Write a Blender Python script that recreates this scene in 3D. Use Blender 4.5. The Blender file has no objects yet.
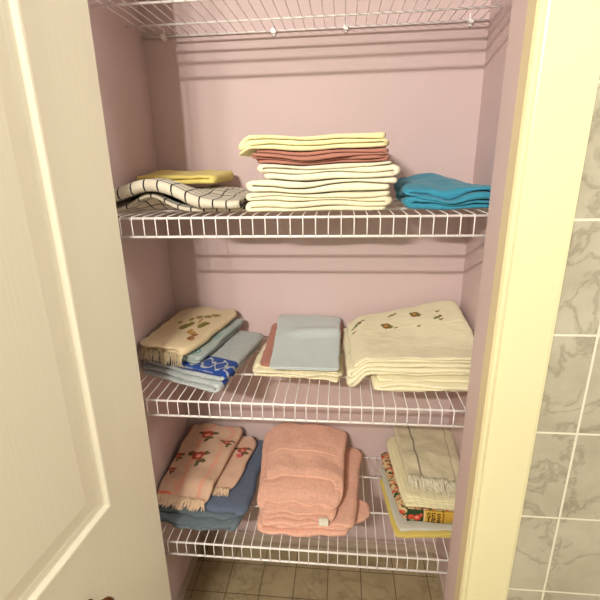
import bpy, bmesh, math, random
from mathutils import Vector, Matrix, noise
random.seed(7)
S = 0.01                      # everything below is written in centimetres
SC = bpy.context.scene
COL = SC.collection
R = math.radians

# ------------------------------------------------------------------ helpers
def srgb(r, g, b):
    f = lambda c: (c/255/12.92) if c/255 <= .04045 else ((c/255+.055)/1.055)**2.4
    return (f(r), f(g), f(b), 1)

def link(name, me, mat=None, parent=None, loc=(0, 0, 0)):
    o = bpy.data.objects.new(name, me)
    COL.objects.link(o)
    if mat and me is not None:
        me.materials.append(mat)
    if parent is not None:
        o.parent = parent
    o.location = [c*S for c in loc]
    return o

def tag(o, label=None, cat=None, group=None, kind=None):
    if label: o['label'] = label
    if cat: o['category'] = cat
    if group: o['group'] = group
    if kind: o['kind'] = kind
    return o

def mesh(name, verts, faces, origin=(0, 0, 0), smooth=False, recalc=True):
    me = bpy.data.meshes.new(name)
    ox, oy, oz = origin
    me.from_pydata([((x-ox)*S, (y-oy)*S, (z-oz)*S) for x, y, z in verts], [], faces)
    if recalc:
        bm = bmesh.new(); bm.from_mesh(me)
        bmesh.ops.recalc_face_normals(bm, faces=bm.faces)
        bm.to_mesh(me); bm.free()
    if smooth:
        me.polygons.foreach_set('use_smooth', [True]*len(me.polygons))
    me.update()
    return me

class MB:
    """collects simple shapes (cm) into one mesh"""
    def __init__(s): s.v = []; s.f = []
    def box(s, x0, x1, y0, y1, z0, z1):
        n = len(s.v)
        s.v += [(x, y, z) for z in (z0, z1) for y in (y0, y1) for x in (x0, x1)]
        s.f += [tuple(n+i for i in q) for q in ((0, 2, 3, 1), (4, 5, 7, 6), (0, 1, 5, 4), (2, 6, 7, 3), (0, 4, 6, 2), (1, 3, 7, 5))]
        return s
    def tube(s, pts, r, seg=8, cap=True):
        n0 = len(s.v); pts = [Vector(p) for p in pts]
        rr = r if isinstance(r, (list, tuple)) else [r]*len(pts)
        up = None
        for i, p in enumerate(pts):
            a = pts[max(0, i-1)]; b = pts[min(len(pts)-1, i+1)]
            d = (b-a).normalized()
            if up is None:
                up = Vector((0, 0, 1)) if abs(d.z) < .9 else Vector((1, 0, 0))
            e = d.cross(up)
            if e.length < 1e-5: e = d.orthogonal()
            e.normalize(); u2 = e.cross(d).normalized(); up = u2
            for k in range(seg):
                t = 2*math.pi*k/seg
                s.v.append(tuple(p+(e*math.cos(t)+u2*math.sin(t))*rr[i]))
        for i in range(len(pts)-1):
            for k in range(seg):
                a = n0+i*seg+k; b = n0+i*seg+(k+1) % seg
                s.f.append((a, b, b+seg, a+seg))
        if cap:
            s.f.append(tuple(n0+k for k in range(seg))[::-1])
            m = n0+(len(pts)-1)*seg
            s.f.append(tuple(m+k for k in range(seg)))
        return s
    def lathe(s, prof, origin, axis, seg=20):
        """prof: list of (radius, distance along axis)"""
        axis = Vector(axis).normalized(); e = axis.orthogonal().normalized(); u = axis.cross(e)
        n0 = len(s.v); o = Vector(origin)
        for r, d in prof:
            for k in range(seg):
                t = 2*math.pi*k/seg
                s.v.append(tuple(o+axis*d+(e*math.cos(t)+u*math.sin(t))*r))
        for i in range(len(prof)-1):
            for k in range(seg):
                a = n0+i*seg+k; b = n0+i*seg+(k+1) % seg
                s.f.append((a, b, b+seg, a+seg))
        s.f.append(tuple(n0+k for k in range(seg)))
        m = n0+(len(prof)-1)*seg
        s.f.append(tuple(m+k for k in range(seg)))
        return s
    def build(s, name, mat, parent=None, origin=(0, 0, 0), smooth=False, loc=None):
        me = mesh(name, s.v, s.f, origin, smooth)
        return link(name, me, mat, parent, loc if loc is not None else ((0, 0, 0) if parent is not None else origin))

# ------------------------------------------------------------------ materials
class Mat:
    def __init__(s, name, col, rough=.85, spec=.2, sheen=0):
        s.m = bpy.data.materials.new(name); s.m.use_nodes = True
        s.nt = s.m.node_tree; s.b = s.nt.nodes['Principled BSDF']
        s.b.inputs['Roughness'].default_value = rough
        s.b.inputs['Specular IOR Level'].default_value = spec
        if sheen:
            s.b.inputs['Sheen Weight'].default_value = sheen
            s.b.inputs['Sheen Roughness'].default_value = .5
        s.col = None; s.set(col); s.h = None; s._uv = None
    def n(s, t, **kw):
        nd = s.nt.nodes.new(t)
        for k, v in kw.items(): setattr(nd, k, v)
        return nd
    def ln(s, a, b): s.nt.links.new(a, b)
    def set(s, c):
        if isinstance(c, tuple):
            r = s.n('ShaderNodeRGB'); r.outputs[0].default_value = c; c = r.outputs[0]
        s.col = c
    def uv(s):
        if s._uv is None:
            s._uv = s.n('ShaderNodeUVMap', uv_map='cloth').outputs[0]
        return s._uv
    def obj(s): return s.n('ShaderNodeTexCoord').outputs['Object']
    def mth(s, op, a, b=None, c=None):
        nd = s.n('ShaderNodeMath', operation=op)
        for i, x in enumerate((a, b, c)):
            if x is None: continue
            if isinstance(x, (int, float)): nd.inputs[i].default_value = x
            else: s.ln(x, nd.inputs[i])
        return nd.outputs[0]
    def vm(s, op, a, b=None):
        nd = s.n('ShaderNodeVectorMath', operation=op)
        for i, x in enumerate((a, b)):
            if x is None: continue
            if isinstance(x, tuple): nd.inputs[i].default_value = x
            else: s.ln(x, nd.inputs[i])
        return nd.outputs['Value'] if op in ('LENGTH', 'DISTANCE') else nd.outputs[0]
    def noise(s, vec, scale, detail=3, rough=.5, out=0, stretch=None):
        if stretch: vec = s.vm('MULTIPLY', vec, stretch)
        nd = s.n('ShaderNodeTexNoise')
        nd.inputs['Scale'].default_value = scale; nd.inputs['Detail'].default_value = detail
        nd.inputs['Roughness'].default_value = rough
        s.ln(vec, nd.inputs['Vector'])
        return nd.outputs[out]
    def mix(s, fac, col):
        nd = s.n('ShaderNodeMix', data_type='RGBA')
        if isinstance(fac, (int, float)): nd.inputs[0].default_value = fac
        else: s.ln(fac, nd.inputs[0])
        s.ln(s.col, nd.inputs[6])
        if isinstance(col, tuple): nd.inputs[7].default_value = col
        else: s.ln(col, nd.inputs[7])
        s.col = nd.outputs[2]
        return s
    def ramp(s, x, a, b):
        nd = s.n('ShaderNodeMapRange', clamp=True)
        s.ln(x, nd.inputs[0]); nd.inputs[1].default_value = a; nd.inputs[2].default_value = b
        return nd.outputs[0]
    def bump(s, h, strength, dist):
        nd = s.n('ShaderNodeBump'); nd.inputs['Strength'].default_value = strength
        nd.inputs['Distance'].default_value = dist*S
        s.ln(h, nd.inputs['Height'])
        if s.h is not None: s.ln(s.h, nd.inputs['Normal'])
        s.h = nd.outputs[0]
        return s
    def blobs(s, lst, wob=.35, wscale=1.1):
        """printed or embroidered spots: (u, v, ru, rv, colour) in cm on the cloth"""
        nz = s.noise(s.uv(), wscale, 2, .6, 1)
        vec = s.vm('ADD', s.uv(), s.vm('MULTIPLY', s.vm('SUBTRACT', nz, (.5, .5, .5)), (wob*2, wob*2, 0)))
        for u, v, ru, rv, c in lst:
            q = s.vm('MULTIPLY', s.vm('SUBTRACT', vec, (u, v, 0)), (1/ru, 1/rv, 0))
            s.mix(s.ramp(s.vm('LENGTH', q), 1.1, .8), c)
        return s
    def sep(s, vec):
        nd = s.n('ShaderNodeSeparateXYZ'); s.ln(vec, nd.inputs[0]); return nd.outputs
    def done(s):
        s.ln(s.col, s.b.inputs['Base Color'])
        if s.h is not None: s.ln(s.h, s.b.inputs['Normal'])
        return s.m

def vary(m, vec, amount, scale, detail=3):
    """gentle unevenness of the colour of the stuff itself"""
    hs = m.n('ShaderNodeHueSaturation')
    f = m.noise(vec, scale, detail)
    m.ln(m.mth('ADD', m.mth('MULTIPLY', m.mth('SUBTRACT', f, .5), amount*2), 1.0), hs.inputs['Value'])
    m.ln(m.col, hs.inputs['Color']); m.col = hs.outputs[0]
    return m

def fabric(name, col, weave=.25, wrinkle=.5, terry=False, rough=.9, sheen=.15, post=None):
    m = Mat(name, col, rough, .1, sheen)
    vary(m, m.uv(), .07, .25, 4)
    if post: post(m)
    if terry:
        vary(m, m.uv(), .2, 1.1, 4)
        m.bump(m.noise(m.uv(), 3.2, 3, .7), .6, .35)
    else:
        m.bump(m.noise(m.uv(), 6, 2, .6), weave, .08)
    m.bump(m.noise(m.uv(), .3, 3, .5, stretch=(1, 1.7, 1)), wrinkle*.6, .8)
    return m.done()

def paint(name, col, rough=.5, bscale=60, bstr=.08, spec=.3, v=.03):
    m = Mat(name, col, rough, spec)
    vary(m, m.obj(), v, 3, 3)
    m.bump(m.noise(m.obj(), bscale, 3), bstr, .15)
    return m.done()

LAV = srgb(213, 190, 191)
M = {}
M['wall'] = paint('lavender_paint', LAV, .55, 90, .1)
M['cream'] = paint('cream_gloss_paint', srgb(236, 228, 186), .35, 40, .05, .4)
M['jamb'] = paint('shaded_cream_paint', srgb(226, 210, 172), .45, 40, .05, .3)  # darker copy of the cream, the jamb's shade put into its colour
M['ceiling'] = paint('ceiling_paint', srgb(150, 147, 140), .8)
M['base'] = paint('baseboard_paint', srgb(190, 172, 156), .45)
M['wire'] = paint('white_vinyl_wire', srgb(245, 240, 240), .35, 40, .02, .5)
M['brass'] = paint('aged_brass', srgb(120, 80, 40), .3, 40, .03, .6)
M['brass'].node_tree.nodes['Principled BSDF'].inputs['Metallic'].default_value = .8
def _door():
    m = Mat('embossed_door_paint', srgb(244, 237, 216), .42, .35)
    vary(m, m.obj(), .02, 4)
    g = m.noise(m.obj(), 9, 4, .6, stretch=(12, 12, .55))
    m.bump(g, .45, .12)
    return m.done()
M['door'] = _door()
def _tile(name, col, dark, grout, size, ox, oy, axes, gw):
    m = Mat(name, col, .3, .4)
    o = m.obj()
    n1 = m.noise(o, 7, 5, .62); n2 = m.noise(m.vm('ADD', o, m.vm('MULTIPLY', m.noise(o, 5, 3, .5, 1), (.25, .25, .25))), 6, 5, .6)
    m.mix(m.ramp(n1, .35, .75), dark)
    vein = m.ramp(m.mth('ABSOLUTE', m.mth('SUBTRACT', n2, .5)), .03, 0)
    m.mix(m.mth('MULTIPLY', vein, .35), srgb(95, 80, 60))
    c = m.sep(o); lines = None
    for ax, off in zip(axes, (ox, oy)):
        w = m.mth('PINGPONG', m.mth('SUBTRACT', c[ax], off*S), size*S/2)
        l = m.ramp(w, gw*S*1.2, gw*S*.8)
        lines = l if lines is None else m.mth('MAXIMUM', lines, l)
    m.mix(lines, grout)
    m.bump(m.mth('MULTIPLY', lines, -1), .5, .1)
    return m.done()
M['floor'] = _tile('marbled_floor_tile', srgb(176, 160, 128), srgb(150, 132, 100), srgb(104, 90, 68), 11.55, 19.0, 19.4, (0, 1), .16)
M['walltile'] = _tile('marbled_wall_tile', srgb(196, 190, 172), srgb(168, 160, 140), srgb(236, 230, 212), 20.3, 91.0, 5.6, (0, 2), .22)

# ------------------------------------------------------------------ camera
cam = bpy.data.cameras.new('camera')
co = bpy.data.objects.new('camera', cam); COL.objects.link(co)
cam.sensor_fit = 'HORIZONTAL'; cam.sensor_width = 36; cam.lens = 426/600*36
cam.clip_start = .02
yaw, pit, rol = CAMROT = (0.1027, 0.3142, -0.0213)
cy, sy, cp, sp, cr, sr = math.cos(yaw), math.sin(yaw), math.cos(pit), math.sin(pit), math.cos(rol), math.sin(rol)
r0 = Vector((cy, sy, 0)); f0 = Vector((-sy, cy, 0)); u0 = Vector((0, 0, 1))
f2 = f0*cp-u0*sp; u2 = u0*cp+f0*sp
r3 = r0*cr+u2*sr; u3 = u2*cr-r0*sr
co.matrix_world = Matrix(((r3.x, u3.x, -f2.x, 45.97*S), (r3.y, u3.y, -f2.y, -85.16*S), (r3.z, u3.z, -f2.z, 96.74*S), (0, 0, 0, 1)))
SC.camera = co

# ------------------------------------------------------------------ room shell
XL, XR, D, FZ, CZ = -7.2, 81.2, 39.3, -43.2, 197
def struct(name, mb, mat, **k):
    o = mb.build(name, mat, **k); o['kind'] = 'structure'; return o
struct('floor', MB().box(-150, 240, -260, D+8, FZ-6, FZ), M['floor'])
struct('ceiling', MB().box(-150, 240, -260, D+8, CZ, CZ+6), M['ceiling'])
struct('wall_back', MB().box(XL-8, XR+8, D, D+8, FZ, CZ), M['wall'])
struct('wall_left', MB().box(XL-8, XL, -1.5, D, FZ, CZ), M['wall'])
struct('wall_right', MB().box(XR, XR+8, -1.5, D, FZ, CZ), M['wall'])
# the returns beside the opening, lavender inside, and the header over it
struct('wall_front_right', MB().box(73.0, XR+8, -8.6, -1.5, FZ, CZ), M['wall'])
struct('wall_front_left', MB().box(XL-8, -3.0, -8.6, -1.5, FZ, CZ), M['wall'])
struct('wall_front_top', MB().box(-3.0, 73.0, -8.6, -1.5, 163, CZ), M['wall'])
# the room side of that wall: marbled tile to the right of the casing
struct('wall_room_right', MB().box(75.0, 240, -11, -8.6, FZ, CZ), M['walltile'])
struct('wall_room_left', MB().box(-150, -5.0, -11, -8.6, FZ, CZ), M['walltile'])
struct('wall_room_top', MB().box(-5.0, 75.0, -11, -8.6, 163, CZ), M['walltile'])
struct('wall_far', MB().box(-150, 240, -266, -260, FZ, CZ), M['ceiling'])
struct('wall_room_side_left', MB().box(-156, -150, -260, -8.6, FZ, CZ), M['ceiling'])
struct('wall_room_side_right', MB().box(240, 246, -260, -8.6, FZ, CZ), M['ceiling'])
struct('baseboard_back', MB().box(XL, XR, D-1.0, D, FZ, FZ+5.2), M['base'])
struct('baseboard_left', MB().box(XL, XL+.8, -1.5, D-1.0, FZ, FZ+3.4), M['base'])
struct('baseboard_right', MB().box(XR-.8, XR, -1.5, D-1.0, FZ, FZ+3.4), M['base'])
# cream jamb strip behind the casing
struct('trim_1', MB().box(72.95, 75.0, -12.0, -8.6, FZ, 163), M['jamb'])
struct('trim_2', MB().box(-5.0, -3.0, -12.0, -8.6, FZ, 163), M['jamb'])
def casing_obj(x_in, sgn, name):
    pr = [(0, 0), (0, 1.0), (.12, 1.4), (.4, 1.62), (.72, 1.58), (.95, 1.32), (1.08, 1.02), (1.3, .95), (1.7, 1.12), (2.6, 1.2), (5.5, 1.26), (8.0, 1.3), (9.3, 1.3), (9.9, 1.1), (10.1, .7), (10.1, 0)]
    if True:
        base = -11.02
        v = [(x_in+sgn*a, base-b, z) for z in (FZ, 165) for a, b in pr]
        n = len(pr)
        f = [(i, (i+1) % n, (i+1) % n+n, i+n) for i in range(n)]+[tuple(range(n)), tuple(range(n, 2*n))]
        me = mesh(name, v, f)
        o = link(name, me, M['cream']); o['kind'] = 'structure'
        return o
casing_obj(75.02-1.9, 1, 'trim_3')
casing_obj(-5.02+1.9, -1, 'trim_4')

# ------------------------------------------------------------------ door, swung open on the left
def door():
    W, H0, H1, T = 71.0, FZ+.8, 160.0, 3.4
    a = R(85); ux, uy = -math.cos(a), -math.sin(a)      # along the door, away from the closet
    nx, ny = -uy, ux                                    # out of its visible face (towards +x)
    P = lambda s, z, d: (1.35+.011*(z-46)+ux*s+nx*d, -4.0+uy*s+ny*d, z)   # it hangs very slightly out of plumb
    v = []; f = []
    def quad(*ps):
        n = len(v); v.extend(ps); f.append((n, n+1, n+2, n+3))
    st = 15.7
    openings = [(st, W-st, 30.8, 143.0), (st, W-st, FZ+22, 1.0)]
    prof = [(0, 0), (.25, .28), (.7, .48), (1.15, .42), (1.5, .05), (1.75, -.42), (2.3, -.5), (2.9, -.42), (3.3, -.62), (4.0, -.55), (6.2, -.05), (6.6, .05)]
    for face_sign, dd in ((1, 0), (-1, -T)):
        zs = [H0, openings[1][2], openings[1][3], openings[0][2], openings[0][3], H1]
        ss = [0, st, W-st, W]
        for i in range(3):
            for j in range(5):
                if i == 1 and j in (1, 3): continue
                quad(P(ss[i], zs[j], dd), P(ss[i+1], zs[j], dd), P(ss[i+1], zs[j+1], dd), P(ss[i], zs[j+1], dd))
        for s0, s1, z0, z1 in openings:
            rings = [[P(x, z, dd+face_sign*h) for x, z in ((s0+o, z0+o), (s1-o, z0+o), (s1-o, z1-o), (s0+o, z1-o))] for o, h in prof]
            for A, B in zip(rings, rings[1:]):
                for k in range(4): quad(A[k], A[(k+1) % 4], B[(k+1) % 4], B[k])
            quad(*rings[-1])
    for s in (0, W): quad(P(s, H0, 0), P(s, H0, -T), P(s, H1, -T), P(s, H1, 0))
    for z in (H0, H1): quad(P(0, z, 0), P(W, z, 0), P(W, z, -T), P(0, z, -T))
    me = mesh('door_1', v, f, P(0, H0, 0), recalc=False)
    bm = bmesh.new(); bm.from_mesh(me); bmesh.ops.remove_doubles(bm, verts=bm.verts, dist=1e-5)
    bmesh.ops.recalc_face_normals(bm, faces=bm.faces); bm.to_mesh(me); bm.free()
    o = link('door_1', me, M['door'], None, P(0, H0, 0)); o['kind'] = 'structure'
    kb = MB().lathe([(1.0, 0), (1.05, .3), (.9, .6), (.8, .9), (.8, 2.2), (1.4, 2.7), (1.9, 3.5), (1.85, 4.3), (1.2, 4.9), (.3, 5.1)], P(26.6, 17.6, .0), (nx, ny, 0))
    k = kb.build('knob', M['brass'], o, P(0, H0, 0), True)
    k['label'] = 'small brown metal knob'
door()

# ------------------------------------------------------------------ wire shelves
SZ = {1: 129.0, 2: 86.55, 3: 43.6, 4: 0.0}
LIP = 4.15
def wire_shelf(z, label, clips=(), x_off=0.0, deck_down=LIP):
    root = bpy.data.objects.new('wire_shelf', None); COL.objects.link(root)
    root.location = (37*S, D/2*S, z*S)
    tag(root, label, 'shelf', 'wire shelves across the closet')
    org = (37, D/2, z)
    a, b = XL+.3, XR-.3
    rail = lambda y, dz, r, nm: MB().tube([(a, y, z+dz), (b, y, z+dz)], r, 10).build(nm, M['wire'], root, org, True)
    rail(.32, -.36, .27, 'front_rail')
    rail(-.02, -deck_down, .27, 'lip_rail')
    rail(14.4, -.36, .25, 'support_rail')
    rail(29.0, -.36, .25, 'support_rail')
    rail(38.6, -.36, .25, 'back_rail')
    i0 = math.ceil((a+.3-x_off)/2.54); i1 = math.floor((b-.3-x_off)/2.54)
    for i in range(i0, i1+1):
        x = x_off+2.54*i
        if i == i0:
            mb = MB().tube([(x, 39.0, z), (x, 26, z), (x, 13, z), (x, .55, z), (x, .1, z-.1), (x, -.13, z-.42), (x, -.2, z-1.0), (x, -.2, z-2.6), (x, -.25, z-deck_down-.25)], .125, 6)
            first = mb.build('cross_wire', M['wire'], root, org, True); x_first = x
        else:
            c = first.copy(); COL.objects.link(c); c.parent = root; c.location = ((x-x_first)*S, 0, 0)
    for x in clips:
        m = MB()
        m.box(x-.55, x+.55, 37.9, D, z-1.0, z+.12)
        m.box(x-.3, x+.3, 38.6, D, z-1.5, z-.9)
        m.tube([(x, 38.9, z+.1), (x, 39.0, z+1.3)], .25, 8)
        m.build('wall_clip', M['wire'], root, org)
    return root
wire_shelf(SZ[1], 'empty white wire shelf at the top of the closet, seen from below', (-1.2, 27.9, 46.3, 76.6), .4, 3.3)
wire_shelf(SZ[2], 'white wire shelf holding the cream sheet stack and the teal sheet')
wire_shelf(SZ[3], 'white wire shelf holding the embroidered tablecloth and the light blue sheet', (), -.05)
wire_shelf(SZ[4], 'lowest white wire shelf, holding the pink bath towels above the floor', (), -.1)

# ------------------------------------------------------------------ folded cloth
def smooth(x, a, b):
    t = min(1, max(0, (x-a)/(b-a))); return t*t*(3-2*t)
def nz(x, y, z, sc): return noise.noise(Vector((x/sc, y/sc, z)))

class Cloth: pass
def cloth(name, quad, zbot, H, n, mat, label, cat, group=None, fill=.86, first='R', ns=22, nt=20, amp=.25, lay_amp=.5, edge=.35, jit=.5,
          t0=None, t1=None, ends=None, bulge=.55, zc=None, seed=0, wv=.3, th=None, warp=None, wsc=11.0, ftaper=0, rc=1.4, fine=.22):
    """One folded cloth: a thick ribbon going back and forth in n layers.
    quad: corners (s0t0, s1t0, s1t1, s0t1); zbot(X,Y), H(X,Y) give underside and thickness; first: end of the lowest fold."""
    if not callable(zbot): zb = lambda X, Y, c=zbot: c
    else: zb = zbot
    Hf = H if callable(H) else (lambda X, Y, c=H: c)
    q = [Vector((p[0], p[1])) for p in quad]
    W = ((q[1]-q[0]).length+(q[2]-q[3]).length)/2; Dp = ((q[3]-q[0]).length+(q[2]-q[1]).length)/2
    rnd = random.Random(seed*13+5)
    def bil(s, t): return q[0]*(1-s)*(1-t)+q[1]*s*(1-t)+q[2]*s*t+q[3]*(1-s)*t
    cx = bil(.5, .5); Hm = Hf(cx.x, cx.y); pitch = Hm/n
    half = (th/2 if th else pitch*fill/2)
    t0 = list(t0) if t0 else [rnd.uniform(0, jit)/Dp for _ in range(n)]
    t1 = list(t1) if t1 else [1-rnd.uniform(0, jit)/Dp for _ in range(n)]
    if ends is None:
        ends = {}
        for k in range(n): ends[k] = (rnd.uniform(0, jit)/W, 1-rnd.uniform(0, jit)/W)
    # centreline
    right = (first == 'R'); pts = []      # (s, kk, endscale)
    endo = [(0, .25), (.35*half/W, .75), (.9*half/W, 1)]
    for k in range(n):
        going_right = right if k % 2 == 0 else not right
        a, b = ends[k]
        if k > 0:   # share the fold position with the layer below
            if going_right: a = pa
            else: b = pa
        sl = [a+(b-a)*i/(ns-1) for i in range(ns)]
        seq = sl if going_right else sl[::-1]
        sg = 1 if going_right else -1
        if k == 0: seq_e = [(seq[0]+sg*o, e) for o, e in endo]+[(x, 1) for x in seq[1:]]
        else: seq_e = [(x, 1) for x in seq]
        if k == n-1: seq_e = seq_e[:-1]+[(seq[-1]-sg*o, e) for o, e in endo[::-1]]
        pts += [(x, k, e) for x, e in seq_e]
        if k < n-1:
            pa = seq[-1]
            for j in range(1, 8):
                th_ = math.pi*j/8
                pts.append((pa+sg*bulge*pitch*math.sin(th_)/W, k+(1-math.cos(th_))/2, 1))
    # pattern coordinate along the ribbon: equals distance along the top layer there
    us = [0]*len(pts)
    top_idx = [i for i, p in enumerate(pts) if p[1] == n-1]
    for i in top_idx: us[i] = pts[i][0]*W
    i = top_idx[0]
    sg = -1 if pts[top_idx[-1]][0] > pts[top_idx[0]][0] else 1
    while i > 0:
        ds = math.hypot((pts[i][0]-pts[i-1][0])*W, (pts[i][1]-pts[i-1][1])*pitch)
        us[i-1] = us[i]+sg*ds; i -= 1
    rows = [(0, .22), (.3*half, .72), (.9*half, .98)]
    mid = [(.9*half+(Dp-1.8*half)*i/(nt-1), 1) for i in range(1, nt-1)]
    rows = rows+mid+[(Dp-.9*half, .98), (Dp-.3*half, .72), (Dp, .22)]
    def lerp(l, kk):
        a = int(math.floor(kk)); b = min(n-1, a+1); return l[a]+(l[b]-l[a])*(kk-a)
    def ZH(kk, X, Y):
        if zc: return zc(kk, X, Y), half
        base = zb(X, Y); Hl = Hf(X, Y)
        w_ = [max(.35, 1+wv*1.6*nz(X, Y, seed*2.1+k*4.7, wsc)) for k in range(n)]; sm = sum(w_); acc = 0; cs = []
        for a in w_: cs.append((acc+a/2)/sm); acc += a
        a = int(math.floor(kk)); b = min(n-1, a+1); f = kk-a
        c = cs[a]+(cs[b]-cs[a])*f; ww = (w_[a]+(w_[b]-w_[a])*f)/sm
        g = (.25+.75*kk/max(1, n-1)) if n > 1 else 1
        return base+c*Hl+amp*g*(nz(X, Y, seed*5.1, 9.0)+.5*nz(X, Y, seed*7.7, 4.0)+.22*nz(X, Y, seed*9.3, 1.8)), ww*Hl*fill/2
    def Z(kk, X, Y): return ZH(kk, X, Y)[0]
    verts = []; uvs = []
    nP = len(pts)
    for v, rs in rows:
        line = []
        for j, (s, kk, e) in enumerate(pts):
            a, b = lerp(t0, kk), lerp(t1, kk)
            en = edge/Dp
            fr = nz(s*W, kk*7.3, seed+.5, 5.0)*en; bk = nz(s*W, kk*7.3, seed+9.5, 5.0)*en
            a += fr; b += bk
            tt = a+(b-a)*v/Dp
            ss = s+nz(tt*Dp, kk*5.1, seed+20.5, 7.0)*edge*.6/W
            dv = min(v, Dp-v)
            if dv < rc:
                ins = rc-math.sqrt(max(0, rc*rc-(rc-dv)**2)); ss = .5+(ss-.5)*(1-1.4*ins/W)
            tt += nz(s*W, kk*9.1, seed+31.5, 1.9)*fine/Dp*(1-2*v/Dp)
            ss += nz(tt*Dp, kk*9.7, seed+41.5, 2.1)*fine/W
            if warp: ss, tt = warp(kk, ss, tt)
            p = bil(ss, tt)
            z_, h_ = ZH(kk, p.x, p.y)
            line.append((ss*W, z_, p, tt, h_))
        for j in range(nP):
            a = line[max(0, j-1)]; b = line[min(nP-1, j+1)]
            tx, tz = b[0]-a[0], b[1]-a[1]; l = math.hypot(tx, tz) or 1
            nx_, nz_ = -tz/l, tx/l
            s_, z_, p, tt, h_ = line[j]
            if ftaper:
                f_ = min(1, .3+.7*v/ftaper); z_ -= (1-f_)*h_*.9; h_ *= f_
            h = h_*rs*pts[j][2]
            d = ((q[1]-q[0])*(1-tt)+(q[2]-q[3])*tt).normalized()
            for g in (1, -1):
                verts.append((p.x+d.x*nx_*h*g, p.y+d.y*nx_*h*g, z_+nz_*h*g))
                uvs.append((us[j], tt*Dp))
    nR = len(rows); id_ = lambda i, j, g: (i*nP+j)*2+g
    faces = []
    for i in range(nR-1):
        for j in range(nP-1):
            faces.append((id_(i, j, 0), id_(i, j+1, 0), id_(i+1, j+1, 0), id_(i+1, j, 0)))
            faces.append((id_(i, j, 1), id_(i+1, j, 1), id_(i+1, j+1, 1), id_(i, j+1, 1)))
        for j in (0, nP-1):
            faces.append((id_(i, j, 0), id_(i+1, j, 0), id_(i+1, j, 1), id_(i, j, 1)))
    for i in (0, nR-1):
        for j in range(nP-1):
            faces.append((id_(i, j, 0), id_(i, j, 1), id_(i, j+1, 1), id_(i, j+1, 0)))
    org = (cx.x, cx.y, zb(cx.x, cx.y))
    me = mesh(name, verts, faces, org, True)
    uvl = me.uv_layers.new(name='cloth')
    vi = [0]*len(me.loops); me.loops.foreach_get('vertex_index', vi)
    flat = []
    for k in vi: flat += uvs[k]
    uvl.data.foreach_set('uv', flat)
    o = link(name, me, mat, None, org)
    tag(o, label, cat, group)
    c = Cloth(); c.o = o; c.org = org; c.bil = bil; c.W = W; c.Dp = Dp; c.half = half; c.n = n; c.q = q
    c.top = lambda X, Y: zb(X, Y)+Hf(X, Y)+max(0, amp*.5)
    def pos(s, t, k=n-1):
        tt = t0[k]+(t1[k]-t0[k])*t; p = bil(s, tt); return Vector((p.x, p.y, Z(k, p.x, p.y)))
    c.pos = pos
    def surf(s, t, k=n-1):
        tt = t0[k]+(t1[k]-t0[k])*t+nz(s*W, k*7.3, seed+.5, 5.0)*edge/Dp*(1-t)
        if warp: s, tt = warp(k, s, tt)
        p = bil(s, tt); z_, h_ = ZH(k, p.x, p.y); h2_ = h_
        if ftaper:
            f_ = min(1, .3+.7*t*(t1[k]-t0[k])*Dp/ftaper); z_ -= (1-f_)*h_*.9; h2_ *= f_
        return Vector((p.x, p.y, z_+h2_))
    c.surf = surf
    return c

def fringe(c, mat, s0, s1, count, length, out, floor, k=None, rad=.07, seed=1, name='fringe', drop=1.0, t=0.0):
    """loose warp threads hanging off the front edge of a cloth"""
    rnd = random.Random(seed); m = MB(); k = c.n-1 if k is None else k
    fd = (c.q[0]-c.q[3]).normalized(); sd = (c.q[1]-c.q[0]).normalized()
    for i in range(count):
        s = s0+(s1-s0)*(i+rnd.random())/count
        p = c.pos(s, t, k)+Vector((fd.x*-.3, fd.y*-.3, rnd.uniform(-.6, .6)*c.half))
        L = length*rnd.uniform(.6, 1.15); lean = rnd.gauss(0, .35); o_ = out*rnd.uniform(.6, 1.3)
        pts = []
        for g in range(5):
            u = g/4
            x = p.x+fd.x*o_*u**.7+sd.x*lean*L*u*.5; y = p.y+fd.y*o_*u**.7+sd.y*lean*L*u*.5
            z = p.z-drop*L*u**1.6
            fl = floor(x, y) if callable(floor) else floor
            pts.append((x, y, max(z, fl+.12+rnd.random()*.15)))
        m.tube(pts, [rad, rad, rad*.95, rad*.8, rad*.4], 4)
    me = mesh(name, m.v, m.f, c.org, True)
    me.uv_layers.new(name='cloth')
    return link(name, me, mat, c.o)

def hemline(c, mat, t, k=None, rad=.12, name='hem', s0=.01, s1=.99, dz=0):
    """the raised stitched line near an edge of a towel"""
    k = c.n-1 if k is None else k
    m = MB().tube([c.surf(s0+(s1-s0)*i/40, t, k)+Vector((0, 0, dz)) for i in range(41)], rad, 6)
    me = mesh(name, m.v, m.f, c.org, True); me.uv_layers.new(name='cloth')
    return link(name, me, mat, c.o)

# colours of the cloths
CREAM = srgb(244, 236, 200)
RUST = srgb(186, 128, 114)

# ================================================================== shelf 2
z2 = SZ[2]+.22
# --- windowpane check towel with a rolled, humped front
def hump(X):
    return 2.3+4.9*math.exp(-((X-6.2)/(11.5 if X < 6.2 else 8.2))**2)
def check_h(X, Y):
    f = 1-smooth(Y, 8, 19)
    back = 4.2-1.0*smooth(X, 14, 24)+.9*nz(X, Y, 3.3, 6)
    return back+(hump(X)-back)*f
def check_zc(kk, X, Y):
    h = check_h(X, Y)
    l0 = .5+3.2*math.exp(-((X-4.6)/4.6)**2)*(1-smooth(Y, 7, 14))
    l1 = max(l0+.85, h-2.1)
    l2 = max(l1+.8, h-.5)
    L = [l0, l1, l2]
    a = int(math.floor(kk)); b = min(2, a+1)
    return z2+L[a]+(L[b]-L[a])*(kk-a)+.15*nz(X, Y, 1.7, 4)
def check_post(m):
    c = m.sep(m.uv()); lines = None
    for ax, per in ((0, 2.75), (1, 2.75)):
        w = m.mth('PINGPONG', c[ax], per/2)
        l = m.ramp(w, .2, .12)
        lines = l if lines is None else m.mth('MAXIMUM', lines, l)
    m.mix(lines, srgb(38, 34, 40))
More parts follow.
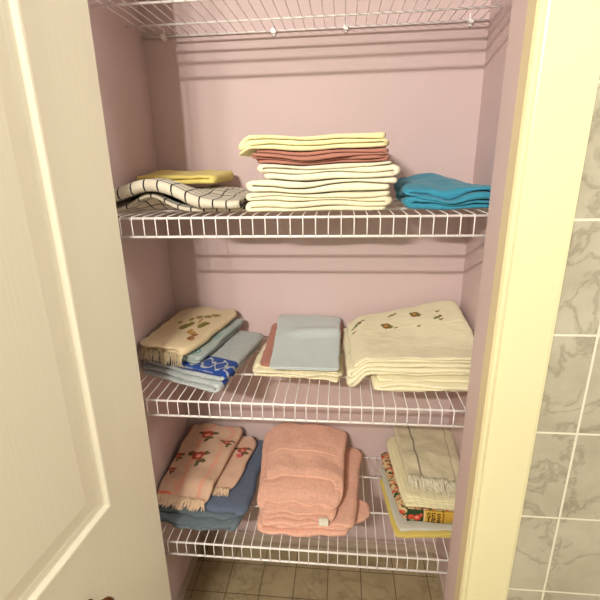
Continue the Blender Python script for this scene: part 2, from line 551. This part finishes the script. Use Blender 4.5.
M['check'] = fabric('windowpane_check_cotton', srgb(212, 203, 186), .3, .5, post=check_post)
ck = cloth('kitchen_towel', [(-6.2, 2.6), (-6.2, 33), (23.5, 33), (24.6, 4.6)], z2, 3.0, 3, M['check'],
           'off-white kitchen towel with a black windowpane check, humped at its front edge', 'towel', None, first='R', th=.95, zc=check_zc, ns=40, nt=46,
           edge=.4, bulge=.75, seed=1, t0=[0, 0, 0], t1=[1, 1, 1], ends={0: (.06, 1), 1: (0, .99), 2: (0.0, .97)})
ck_top = lambda X, Y: check_zc(2, X, Y)+.5
M['yellow'] = fabric('mustard_cotton', srgb(236, 218, 130), .3, .6)
cloth('folded_cloth', [(-5.8, 20), (14.2, 19), (15.0, 35.5), (-4.6, 36)], lambda X, Y: z2+5.2, lambda X, Y: 2.3+.7*smooth(Y, 20, 34), 2, M['yellow'],
      'mustard yellow folded cloth lying behind the hump of the checked kitchen towel', 'cloth', None, seed=2, amp=.45, first='R')

# --- stack of sheets
M['cream_a'] = fabric('cream_cotton', srgb(242, 235, 206), .2, .5)
M['cream_b'] = fabric('pale_cream_cotton', srgb(244, 239, 216), .2, .5)
M['cream_y'] = fabric('yellowish_cream_cotton', srgb(244, 236, 188), .2, .5)
M['rust'] = fabric('dusty_rose_cotton', RUST, .2, .5)
zz = z2
tilt = lambda X, Y: .8*nz(X, Y, 8.8, 15)+.3*nz(X, Y, 2.2, 7)
def lay(base, droop, xl, first): return lambda X, Y: base+(0 if first else tilt(X, Y))-droop*(1-smooth(X, xl-3.6, xl-.4))
stack = [
    ([(26.0, 3.6), (55.8, 4.2), (56.5, 29), (26.5, 29)], 3.6, 4, 'cream_a', 'cream folded sheet at the bottom of the tall stack, on the wire', 'L', 0, 20),
    ([(26.0, 4.6), (57.0, 4.2), (57.0, 30), (26.0, 30)], 2.5, 2, 'cream_b', 'cream folded sheet second from the bottom of the tall stack', 'L', 0, 20),
    ([(28.4, 4.0), (57.2, 4.8), (57.4, 30), (28.0, 30)], 3.0, 3, 'cream_b', 'cream folded sheet directly under the dusty rose sheet', 'R', 0, 20),
    ([(27.0, 3.6), (54.8, 4.0), (55.2, 29), (26.6, 29)], 2.5, 4, 'rust', 'dusty rose folded sheet between cream sheets in the tall stack', 'R', .8, 28.4),
    ([(24.6, 4.0), (55.3, 4.6), (55.8, 30), (25.0, 30)], 2.9, 3, 'cream_y', 'yellowish cream folded sheet on top of the tall stack', 'R', 1.5, 27.8),
]
for i, (qd, h, n, mk, lb, fs, dr, xl) in enumerate(stack):
    cloth('folded_sheet', qd, lay(zz, dr, xl, i == 0), (lambda X, Y, h=h: h+tilt(X, Y)) if i == 0 else h, n, M[mk], lb, 'sheet', 'sheets in the tall stack', seed=10+i, first=fs, amp=.08, jit=1.6, edge=.9, fill=.8 if n == 2 else .86, bulge=1.0, ns=34, wv=.6, nt=24)
    zz += h+.12
# --- teal sheet
M['teal'] = fabric('teal_cotton', srgb(62, 146, 176), .2, .7)
cloth('folded_sheet', [(58.9, 4.6), (80.6, 4.0), (80.4, 34), (60.2, 34)], z2, lambda X, Y: 4.6+1.6*math.exp(-((X-66)/9)**2)*smooth(Y, 8, 28)-1.0*smooth(X, 68, 82), 4, M['teal'],
      'teal blue folded sheet in the corner beside the tall cream stack', 'sheet', None, seed=20, first='L', amp=.75, edge=1.0, jit=2.4, fill=.86, bulge=1.1, wv=.9, ns=34, nt=26, wsc=8)

# ================================================================== shelf 3
z3 = SZ[3]+.22
ROYAL = srgb(28, 66, 150)
def blue_band(m):
    c = m.sep(m.uv())
    v = c[1]; u = c[0]
    inb = m.mth('MULTIPLY', m.ramp(v, 2.4, 2.7), m.ramp(v, 9.4, 9.1))
    w = m.mth('SINE', m.mth('ADD', m.mth('MULTIPLY', u, .8), m.mth('MULTIPLY', m.noise(m.uv(), .35, 2), 4)))
    sq = m.mth('ABSOLUTE', m.mth('SUBTRACT', m.mth('DIVIDE', m.mth('SUBTRACT', v, 5.9), 2.3), w))
    sq2 = m.mth('ABSOLUTE', m.mth('ADD', m.mth('DIVIDE', m.mth('SUBTRACT', v, 5.9), 2.3), w))
    light = m.ramp(m.mth('MINIMUM', sq, sq2), .24, .15)
    m.mix(m.mth('MULTIPLY', inb, m.mth('SUBTRACT', 1, m.mth('MULTIPLY', light, .85))), ROYAL)
    m.mix(m.mth('MULTIPLY', m.ramp(v, .75, .6), m.mth('MULTIPLY', m.ramp(u, 18.5, 19), m.ramp(u, 32, 31.5))), ROYAL)
M['bluetowel'] = fabric('blue_banded_terry', srgb(182, 188, 190), .3, .5, True, post=blue_band)
bt_h = lambda X, Y: 4.3+.3*smooth(Y, 10, 34)
bt = cloth('hand_towel', [(-6.6, 11.8), (16.6, 3.0), (21.8, 31.5), (-3.0, 37.6)], z3, bt_h, 4, M['bluetowel'],
           'pale blue-grey towel with a royal blue patterned band, bottom of the left pile', 'towel', 'towels in the left pile of the middle shelf', seed=30, first='R', fill=.8,
           ends={0: (0, .96), 1: (0, .96), 2: (0, 1.0), 3: (0, 1.0)}, t0=[0.0, .02, .07, .1], t1=[1, 1, 1, 1], bulge=.8, amp=.3, edge=.6)
def print_post(m):
    m.blobs([(14.8, 3.2, 1.6, 1.3, srgb(84, 140, 146)), (14.8, 3.2, 1.05, .8, srgb(196, 210, 206)), (14.8, 3.2, .5, .4, srgb(70, 128, 140)), (16.5, 12, 1.0, 2.2, srgb(140, 168, 170))], .3)
M['aqua'] = fabric('pale_aqua_cotton', srgb(168, 180, 178), .3, .7, post=print_post)
bt_top = lambda X, Y: z3+bt_h(X, Y)+.35
aq = cloth('hand_towel', [(-5.8, 13.2), (10.2, 9.2), (16.0, 35.6), (-3.0, 37)], bt_top, lambda X, Y: 2.0+.4*smooth(Y, 12, 30), 3, M['aqua'],
           'pale aqua towel with a teal printed corner, between cream and blue towels', 'towel', 'towels in the left pile of the middle shelf', seed=31, first='L', fill=.82, amp=.3, edge=.8, wv=.5)
G1, G2, B1, B2 = srgb(128, 112, 34), srgb(150, 128, 60), srgb(150, 92, 40), srgb(190, 140, 70)
def flor_post(m):
    m.blobs([(7.6, 12.6, 1.3, 2.0, G1), (8.6, 14.2, 1.0, 1.4, G1), (12.2, 14.4, 1.2, 1.9, G1), (12.9, 15.4, .8, 1.0, G1), (7.4, 17.0, .8, 1.2, G2), (9.0, 18.8, .9, 1.5, G2), (10.6, 20.4, 1.0, 1.3, G2), (12.2, 22.2, 1.4, .9, G2),
             (10.6, 10.6, .8, 1.5, B2), (12.0, 9.6, .9, 1.3, B2), (13.6, 6.6, 1.0, 1.3, B1), (13.2, 8.8, .9, 1.0, B1), (14.6, 6.0, .6, .8, B2), (4.6, 15.2, .6, 1.0, G2), (10.4, 16.6, .5, 1.6, B2)], .6, .9)
M['flor'] = fabric('tan_floral_cotton', srgb(224, 204, 168), .35, .5, post=flor_post)
M['flor_fr'] = fabric('tan_cotton_threads', srgb(216, 198, 166), .1, .1)
aq_top = lambda X, Y: bt_top(X, Y)+2.0+.4*smooth(Y, 12, 30)+.4
fl = cloth('tea_towel', [(-6.7, 12.4), (6.6, 7.8), (13.6, 36.6), (-3.4, 37.6)], aq_top, lambda X, Y: 2.2+.2*smooth(Y, 12, 30), 2, M['flor'],
           'tan fringed towel printed with olive leaves, top of the left pile', 'towel', 'towels in the left pile of the middle shelf', seed=32, first='R', fill=.88, amp=.6, bulge=1.0, t0=[.02, 0], nt=30, rc=2.6, edge=.9)
fringe(fl, M['flor_fr'], .03, 1.0, 150, 3.6, 1.6, lambda X, Y: z3+4.4, k=0, seed=3, rad=.1)

# --- middle pile
M['ribbed'] = fabric('cream_ribbed_terry', srgb(244, 235, 204), .4, .3, True)
rb_h = lambda X, Y: 3.0+.3*smooth(Y, 14, 34)
cloth('bath_towel', [(22.2, 11.5), (46.2, 8.9), (45.8, 36.5), (24.2, 37.0)], z3, rb_h, 4, M['ribbed'],
      'cream ribbed towel under the light blue sheet', 'towel', None, seed=40, first='L', fill=.86, amp=.2, jit=1.8, edge=1.3, bulge=.6, wv=.4)
rs_b = lambda X, Y: z3+rb_h(X, Y)+.14
rs_h = lambda X, Y: 1.0+1.0*smooth(Y, 12, 36)
cloth('folded_cloth', [(25.0, 11.8), (45.0, 11.4), (46.2, 38.2), (24.2, 37.6)], rs_b, rs_h, 2, M['rust'],
      'dusty rose folded cloth sticking out from under the light blue sheet', 'cloth', None, seed=41, first='R', fill=.8, amp=.1)
def lb_post(m):
    m.blobs([(15.2, 27.7, 1.9, .4, srgb(226, 206, 190))], .05)
M['lblue'] = fabric('light_blue_cotton', srgb(200, 210, 212), .2, .25, post=lb_post)
lb_b = lambda X, Y: rs_b(X, Y)+rs_h(X, Y)+.12
def lb_h(X, Y):
    return .75+1.5*smooth(Y, 10, 36)+1.0*math.exp(-((Y-26-.08*(X-30))/2.0)**2)*smooth(X, 28, 36)
lbs = cloth('folded_sheet', [(28.2, 8.3), (45.2, 7.9), (45.0, 38.0), (26.6, 38.4)], lb_b, lb_h, 2, M['lblue'],
      'light blue folded sheet on top of the cream ribbed towel', 'sheet', None, seed=42, first='R', fill=.82, amp=.12, nt=40, edge=.25, jit=.2)

# --- right pile
M['plain'] = fabric('plain_cream_cotton', srgb(240, 232, 200), .25, .5)
pl_h = lambda X, Y: 3.2
cloth('folded_cloth', [(53.0, 5.5), (80.6, 5.9), (80.4, 36), (52.6, 36)], z3, pl_h, 4, M['plain'],
      'plain cream folded cloth beneath the embroidered tablecloth', 'cloth', None, seed=50, first='R', fill=.84, amp=.12, jit=1.6, edge=1.2, bulge=.8, wv=.6)
def emb_post(m):
    BR, OL, YE = srgb(128, 88, 36), srgb(120, 124, 70), srgb(196, 150, 60)
    L = []
    for u, v, kind in ((4.3, 22.6, 0), (3.4, 21.2, 0), (2.6, 18.4, 2), (11.4, 18.6, 1), (13.6, 23.8, 0), (19.8, 21.6, 1), (19.4, 16.0, 2), (25.3, 18.8, 0), (26.0, 21.6, 2), (13.4, 16.8, 2), (25.8, 17.6, 2)):
        if kind == 1: L += [(u+.9, v-1.2, .6, .5, OL), (u-1.0, v+.9, .5, .6, OL), (u+1.3, v-.6, .4, .4, OL), (u, v, 1.25, 1.45, BR), (u-.1, v+.1, .55, .6, YE), (u+.3, v-.4, .3, .3, OL)]
        elif kind == 0: L += [(u, v, .75, .6, OL), (u+1.0, v+.5, .5, .45, BR), (u-.8, v-.5, .5, .35, OL)]
        else: L += [(u, v, .5, .4, OL), (u+.6, v+.3, .35, .3, YE)]
    m.blobs(L, .2, 1.4)
M['emb'] = fabric('embroidered_cream_cotton', srgb(236, 228, 198), .25, .6, post=emb_post)
tc_b = lambda X, Y: z3+.05+(pl_h(X, Y)+.2)*smooth(X, 48.6, 52.4)
def tc_h(X, Y):
    back = smooth(Y, 12, 36)
    return (4.6+back*(1.2+4.6*smooth(X, 50, 80)))*(.9+.1*smooth(X, 47.2, 51))+1.6*(1-smooth(X, 48.6, 52.4))
tcl = cloth('tablecloth', [(48.2, 7.3), (80.7, 9.3), (78.0, 37.6), (46.8, 35.4)], tc_b, tc_h, 5, M['emb'],
      'cream tablecloth with an embroidered band of brown flowers, folded against the corner', 'tablecloth', None, seed=51, first='L', fill=.84, amp=.35, jit=.8, edge=.5, ns=34, nt=36, bulge=.6, rc=.5, wv=.6, wsc=14)
hemline(tcl, M['plain'], .585, rad=.1, name='band_seam', dz=-.04)

# ================================================================== shelf 4
z4 = SZ[4]+.22
def denim_post(m):
    c = m.sep(m.uv())
    m.mix(m.ramp(c[0], 27, 32), srgb(106, 118, 126))
M['denim'] = fabric('slate_blue_terry', srgb(98, 110, 134), .4, .4, True, post=denim_post)
dn_h = lambda X, Y: 5.0+.6*smooth(Y, 10, 36)
cloth('bath_towel', [(-6.4, 5.2), (18.8, 3.2), (20.0, 37.6), (-5.8, 37.6)], z4, dn_h, 4, M['denim'],
      'slate blue bath towel under the pink floral towels', 'towel', None, seed=60, first='R', fill=.84, amp=.45, jit=.6, edge=1.6, wv=.6, rc=2.5,
      ends={0: (0, .93), 1: (0, .93), 2: (0, 1), 3: (0, .99)}, t0=[0, 0, .06, .1], t1=[1, 1, 1, 1], bulge=.8)
RO, DG, CO = srgb(170, 74, 60), srgb(98, 92, 60), srgb(228, 150, 124)
def rose(u, v, r=1.0):
    return [(u-1.6*r, v+.6*r, 1.1*r, .6*r, DG), (u+1.7*r, v+.9*r, 1.0*r, .6*r, DG), (u+.6*r, v-1.9*r, .6*r, 1.0*r, DG), (u+1.5*r, v-1.2*r, .8*r, .6*r, DG), (u, v, 1.5*r, 1.3*r, RO), (u+.7*r, v+.9*r, .8*r, .7*r, RO), (u+.2*r, v-.1*r, .6*r, .5*r, CO)]
def rose_post(m):
    nzv = m.noise(m.uv(), .22, 2)
    st = m.mth('ABSOLUTE', m.mth('SUBTRACT', m.mth('FRACT', m.mth('MULTIPLY', m.mth('ADD', m.sep(m.uv())[0], m.mth('MULTIPLY', nzv, 9)), .14)), .5))
    m.mix(m.mth('MULTIPLY', m.ramp(st, .16, .03), .75), srgb(232, 160, 138))
    m.blobs(rose(7.4, 14.2, 1.3)+rose(6.8, 23.6, 1.15)+rose(.8, 14.0, .8)+rose(1.2, 8.6, .6)+rose(14.2, 21.0, .8)+[(2.6, 1.0, 2.2, .8, srgb(226, 124, 92))], .85, .7)
M['rosy'] = fabric('rose_print_cotton', srgb(216, 180, 156), .35, .6, post=rose_post)
def rose2_post(m):
    m.blobs(rose(18.6, 15.6, 1.0)+[(18.4, 13.2, 1.0, .9, srgb(214, 92, 104))], .4, .9)
M['rosy_under'] = fabric('rose_print_cotton_pink', srgb(218, 180, 158), .35, .6, post=rose2_post)
M['rosy_fr'] = fabric('pale_peach_threads', srgb(236, 206, 176), .1, .1)
dn_top = lambda X, Y: z4+dn_h(X, Y)+.25
r2_h = lambda X, Y: 1.2+.8*smooth(Y, 12, 34)
r2 = cloth('tea_towel', [(-5.0, 14.0), (14.6, 13.2), (17.4, 36.6), (-4.0, 36.8)], dn_top, r2_h, 2, M['rosy_under'],
           'pink floral fringed towel lying half under the matching rose print towel', 'towel', 'pink floral towels on the slate blue towel', seed=61, first='R', fill=.8, amp=.4, edge=1.4, rc=3, bulge=1.0, ftaper=3)
fringe(r2, M['rosy_fr'], .6, .97, 80, 2.6, 2.2, lambda X, Y: dn_top(X, Y), seed=5, rad=.12)
r1_b = lambda X, Y: dn_top(X, Y)+(r2_h(X, Y)+.6)*smooth(Y, 9.3, 13.3)
r1 = cloth('tea_towel', [(-6.6, 9.0), (8.0, 7.6), (12.4, 37.0), (-4.6, 37.2)], r1_b, lambda X, Y: 1.6+1.4*smooth(Y, 12, 34), 2, M['rosy'],
           'pink fringed towel with red rose print, topmost on the slate blue towel', 'towel', 'pink floral towels on the slate blue towel', seed=62, first='R', fill=.84, amp=1.0, rc=2, edge=.7, bulge=.9, nt=32, ftaper=4)
fringe(r1, M['rosy_fr'], .0, 1.0, 170, 5.0, 3.0, lambda X, Y: (dn_top(X, Y) if Y > 3.4 else z4+2.5), seed=6, rad=.13, drop=.8)

# --- pink bath towels
M['pink'] = fabric('salmon_pink_terry', srgb(238, 186, 166), .4, .6, True)
M['pink_edge'] = fabric('salmon_pink_hem', srgb(246, 196, 172), .2, .1)
M['white_tag'] = fabric('white_satin_tag', srgb(226, 222, 208), .1, .1)
pb_h = lambda X, Y: 3.9+.8*smooth(Y, 7, 30)
pb = cloth('bath_towel', [(24.2, 3.7), (48.6, 4.1), (52.0, 37.4), (24.0, 37.6)], z4, pb_h, 3, M['pink'],
      'salmon pink bath towel lying on the wire, lower of the pink pair', 'towel', 'salmon pink bath towels', seed=70, first='L', fill=.88, amp=.18, jit=1.2, bulge=.9, edge=1.0, wv=.4, rc=2.2, fine=.25,
      warp=lambda kk, s_, t_: (s_+.2*smooth(s_, .6, 1)*smooth(t_, .1, .22)*(1-smooth(t_, .36, .46))*(1-smooth(kk, .1, .5)), t_))
# the corner of the lower towel that pokes out at its right
pt_b = lambda X, Y: z4+pb_h(X, Y)+.6
pt_h = lambda X, Y: (3.4+2.6*smooth(Y, 6, 16)+1.9*smooth(Y, 14, 36)+.5*nz(X, Y, 4.4, 7))*(.74+.26*smooth(X, 22, 29)*(1-smooth(X, 40, 47)))
pt = cloth('bath_towel', [(24.4, 5.4), (44.6, 4.8), (46.4, 37.4), (22.4, 37.8)], pt_b, pt_h, 4, M['pink'],
      'salmon pink bath towel with a white care label, upper of the pink pair', 'towel', 'salmon pink bath towels', seed=71, first='R', fill=.9, amp=.6, edge=1.3, bulge=.8, wv=.35, rc=2.6, fine=.25,
      t0=[0, .02, .1, .31], t1=[1, 1, 1, 1], ends={0: (0, .96), 1: (0, .96), 2: (.02, 1.0), 3: (.02, 1.0)}, nt=34, ftaper=3.5)
hemline(pt, M['pink_edge'], .012, rad=.17, dz=.06)
hemline(pt, M['pink_edge'], .012, 2, rad=.17, dz=.06)
hemline(pt, M['pink_edge'], .012, 1, rad=.12)
hemline(pt, M['pink_edge'], .42, rad=.15, name='woven_band', dz=.03)
def care_label(c, s, k):
    p = c.pos(s, .0, k)
    v = []; f = []
    for j in range(6):
        u = j/5
        for dx in (-1.25, 1.25):
            for dy in (0, .06):
                v.append((p.x+dx, p.y-.3-1.5*math.sin(u*1.5)-dy, p.z-.05-1.1*u*u))
    for j in range(5):
        a = j*4
        f += [(a, a+2, a+6, a+4), (a+1, a+5, a+7, a+3), (a, a+4, a+5, a+1), (a+2, a+3, a+7, a+6)]
    f += [(0, 1, 3, 2), (20, 22, 23, 21)]
    me = mesh('care_label', v, f, c.org); me.uv_layers.new(name='cloth')
    o = link('care_label', me, M['white_tag'], c.o); o['label'] = 'small white care label'
care_label(pt, .86, 1)

# --- right pile
M['ochre'] = fabric('ochre_yellow_cotton', srgb(216, 194, 108), .3, .4)
yq = [(60.6, 5.0), (77.2, 6.4), (77.5, 30), (57.8, 27.5)]
cloth('folded_cloth', yq, z4, 1.15, 2, M['ochre'], 'ochre yellow folded cloth at the bottom of the right pile, on the wire', 'cloth', 'cloths in the right pile of the lowest shelf', seed=80, first='R', fill=.84, amp=.1, edge=.2)
M['greyb'] = fabric('grey_blue_cotton', srgb(204, 202, 190), .3, .5)
h1 = z4+1.15+.16
cloth('tea_towel', [(61.6, 6.4), (77.4, 7.4), (78.0, 33), (58.4, 30.5)], h1, lambda X, Y: 1.0+.4*smooth(Y, 10, 30), 2, M['greyb'],
      'pale grey-blue folded towel just above the ochre yellow cloth', 'towel', 'cloths in the right pile of the lowest shelf', seed=81, first='R', fill=.84, amp=.15, edge=.4)
def print2(m):
    RD, GN, OC, DK, WH = srgb(196, 70, 52), srgb(52, 84, 50), srgb(206, 162, 60), srgb(48, 38, 40), srgb(226, 216, 186)
    c = m.sep(m.uv())
    n1 = m.noise(m.uv(), .9, 3, .6); n2 = m.noise(m.vm('ADD', m.uv(), (31, 17, 0)), .8, 2, .5)
    m.mix(m.ramp(n1, .52, .56), RD); m.mix(m.ramp(n2, .56, .6), GN)
M['printed'] = fabric('garden_print_cotton', srgb(206, 184, 140), .25, .3, post=print2)
h2 = h1+1.4+.16
pq = [(63.2, 8.9), (78.0, 8.9), (79.2, 36), (60.0, 33)]
pr_ = cloth('tea_towel', pq, h2, lambda X, Y: 3.7, 3, M['printed'],
      'colourful printed towel showing red flowers and a gold panel at its folded front edge', 'towel', 'cloths in the right pile of the lowest shelf', seed=82, first='R', fill=.86, amp=.1, edge=.15, jit=.1)
# its folded front face, with the gold panel and the dark lettering printed on it
def front_panel():
    x0, x1, z0, z1 = 64.2, 77.4, h2+.1, h2+3.65
    m = MB(); nx_ = 24
    def P(u, w, d=0):
        x = x0+(x1-x0)*u; y = 8.65+.15*math.sin(u*7)-.35*math.sin(w*math.pi)-d
        return (x, y, z0+(z1-z0)*w)
    for i in range(nx_+1):
        for j in range(9): m.v.append(P(i/nx_, j/8))
    for i in range(nx_+1):
        for j in range(9): m.v.append((m.v[i*9+j][0], 9.2, m.v[i*9+j][2]))
    o_ = (nx_+1)*9
    for i in range(nx_):
        for j in range(8):
            a = i*9+j; m.f += [(a, a+9, a+10, a+1), (o_+a, o_+a+1, o_+a+10, o_+a+9)]
        for j in (0, 8):
            a = i*9+j; m.f.append((a, a+9, o_+a+9, o_+a))
    for i in (0, nx_):
        for j in range(8):
            a = i*9+j; m.f.append((a, a+1, o_+a+1, o_+a))
    me = mesh('printed_border', m.v, m.f, pr_.org, True)
    uvl = me.uv_layers.new(name='cloth')
    for lp in me.loops:
        c = me.vertices[lp.vertex_index].co
        uvl.data[lp.index].uv = ((c.x/S+pr_.org[0]-x0), (c.z/S+pr_.org[2]-z0))
    RD, GN, OC, DK, WH = srgb(206, 84, 64), srgb(48, 70, 44), srgb(206, 166, 70), srgb(44, 40, 52), srgb(226, 196, 150)
    mt = Mat('printed_border_cotton', GN, .9, .1)
    mt.blobs([(1.0, 1.7, .9, .9, RD), (2.6, 1.4, 1.0, 1.1, RD), (2.5, 1.6, .5, .5, srgb(240, 150, 130)), (1.4, .5, .7, .4, srgb(150, 170, 120)), (3.6, 2.4, .4, .5, RD)], .3, 1.4)
    u = mt.sep(mt.uv())[0]
    mt.mix(mt.mth('MULTIPLY', mt.ramp(u, 4.3, 4.35), mt.ramp(u, 12.2, 12.1)), OC)
    mt.mix(mt.mth('MULTIPLY', mt.ramp(u, 4.3, 4.35), mt.ramp(u, 4.75, 4.7)), WH)
    mt.mix(mt.mth('MULTIPLY', mt.ramp(u, 9.2, 9.25), mt.ramp(u, 9.7, 9.65)), srgb(150, 110, 40))
    mt.mix(mt.ramp(u, 12.1, 12.2), DK)
    o = link('printed_border', me, mt.done(), pr_.o); o['label'] = 'gold panel with dark lettering between red flowers'
    # dark letter strokes (two short rows)
    g = MB()
    glyph = {'S': [[(1, .9), (.5, 1), (.05, .8), (.2, .55), (.8, .45), (.95, .2), (.5, 0), (0, .1)]],
             'E': [[(1, 1), (0, 1), (0, 0), (1, 0)], [(0, .5), (.8, .5)]],
             'I': [[(.5, 1), (.5, 0)], [(.2, 1), (.8, 1)], [(.2, 0), (.8, 0)]]}
    for row, (txt, wb, hh) in enumerate((('SES', 2.0, 1.25), ('IES', .35, 1.2))):
        for i, ch in enumerate(txt):
            for st in glyph[ch]:
                pts = []
                for a, b in st:
                    u_ = (5.2+i*1.3+a*.9)/(x1-x0); w_ = (wb+b*hh)/(z1-z0)
                    pts.append(P(u_, w_, .02))
                g.tube(pts, .15, 5)
    me2 = mesh('lettering', g.v, g.f, pr_.org, True); me2.uv_layers.new(name='cloth')
    mk = Mat('dark_print', srgb(62, 44, 30), .9, .1).done()
    link('lettering', me2, mk, o)
front_panel()
def stripe_post(m):
    c = m.sep(m.uv())
    w = m.mth('PINGPONG', c[0], 1.1)
    m.mix(m.mth('MULTIPLY', m.ramp(w, .3, .1), .25), srgb(190, 180, 140))
M['slub'] = fabric('cream_slub_cotton', srgb(230, 222, 186), .5, .6, post=stripe_post)
h3 = h2+3.7+.25
sl_h = lambda X, Y: 3.4+.8*smooth(Y, 12, 34)
cloth('tea_towel', [(63.4, 9.3), (79.0, 8.3), (80.0, 37), (61.2, 35.5)], h3, sl_h, 4, M['slub'],
      'cream slubbed cotton towel above the colourful printed towel', 'towel', 'cloths in the right pile of the lowest shelf', seed=83, first='R', fill=.84, amp=.3, edge=.5, bulge=.6)
def taupe_post(m):
    c = m.sep(m.uv())
    m.mix(m.mth('MULTIPLY', m.ramp(m.mth('ABSOLUTE', m.mth('SUBTRACT', c[0], 4.6)), .35, .15), .8), srgb(108, 92, 84))  # both dark lines are fold-crease shade painted into the oatmeal colour
    m.mix(m.mth('MULTIPLY', m.ramp(m.mth('ABSOLUTE', m.mth('SUBTRACT', c[0], 14.6)), .3, .1), .5), srgb(128, 112, 98))
M['taupe'] = fabric('oatmeal_cotton', srgb(206, 196, 168), .4, .7, post=taupe_post)
M['taupe_fr'] = fabric('oatmeal_threads', srgb(234, 226, 204), .1, .1)
tp_b = lambda X, Y: h3+sl_h(X, Y)+.3
tp = cloth('tea_towel', [(64.8, 16.2), (79.4, 14.1), (80.4, 37.4), (62.6, 37.0)], tp_b, lambda X, Y: 2.2+1.0*smooth(Y, 18, 34), 2, M['taupe'],
      'oatmeal fringed towel on top of the right pile', 'towel', 'cloths in the right pile of the lowest shelf', seed=84, first='R', fill=.86, amp=1.0, edge=.6, bulge=.8, nt=28, ftaper=4)
fringe(tp, M['taupe_fr'], .02, .98, 150, 4.2, 4.0, lambda X, Y: (tp_b(X, Y) if Y > 9 else h1), seed=8, rad=.13, drop=.9)

# ------------------------------------------------------------------ light
def point_light(x, y, z, power, col, rad):
    l = bpy.data.lights.new('bulb_or_fill', 'POINT'); l.energy = power; l.color = col; l.shadow_soft_size = rad*S
    o = bpy.data.objects.new('bulb_or_fill', l); COL.objects.link(o); o.location = (x*S, y*S, z*S)
WARM = (1, .945, .83)
for x in (-18, -11, -4, 4):
    point_light(x, -166, 156, 33, WARM, 2.2)
point_light(190, -52, 184, 54, (1, .97, .9), 12)  # added side fill that brightens the door, not one of the vanity bulbs
w = bpy.data.worlds.new('world'); SC.world = w; w.use_nodes = True
w.node_tree.nodes['Background'].inputs[0].default_value = (1, .9, .75, 1)
w.node_tree.nodes['Background'].inputs[1].default_value = .0

SC.view_settings.view_transform = 'Standard'
SC.view_settings.look = 'None'
SC.view_settings.exposure = 0
SC.view_settings.gamma = 1
SC.view_settings.use_curve_mapping = False
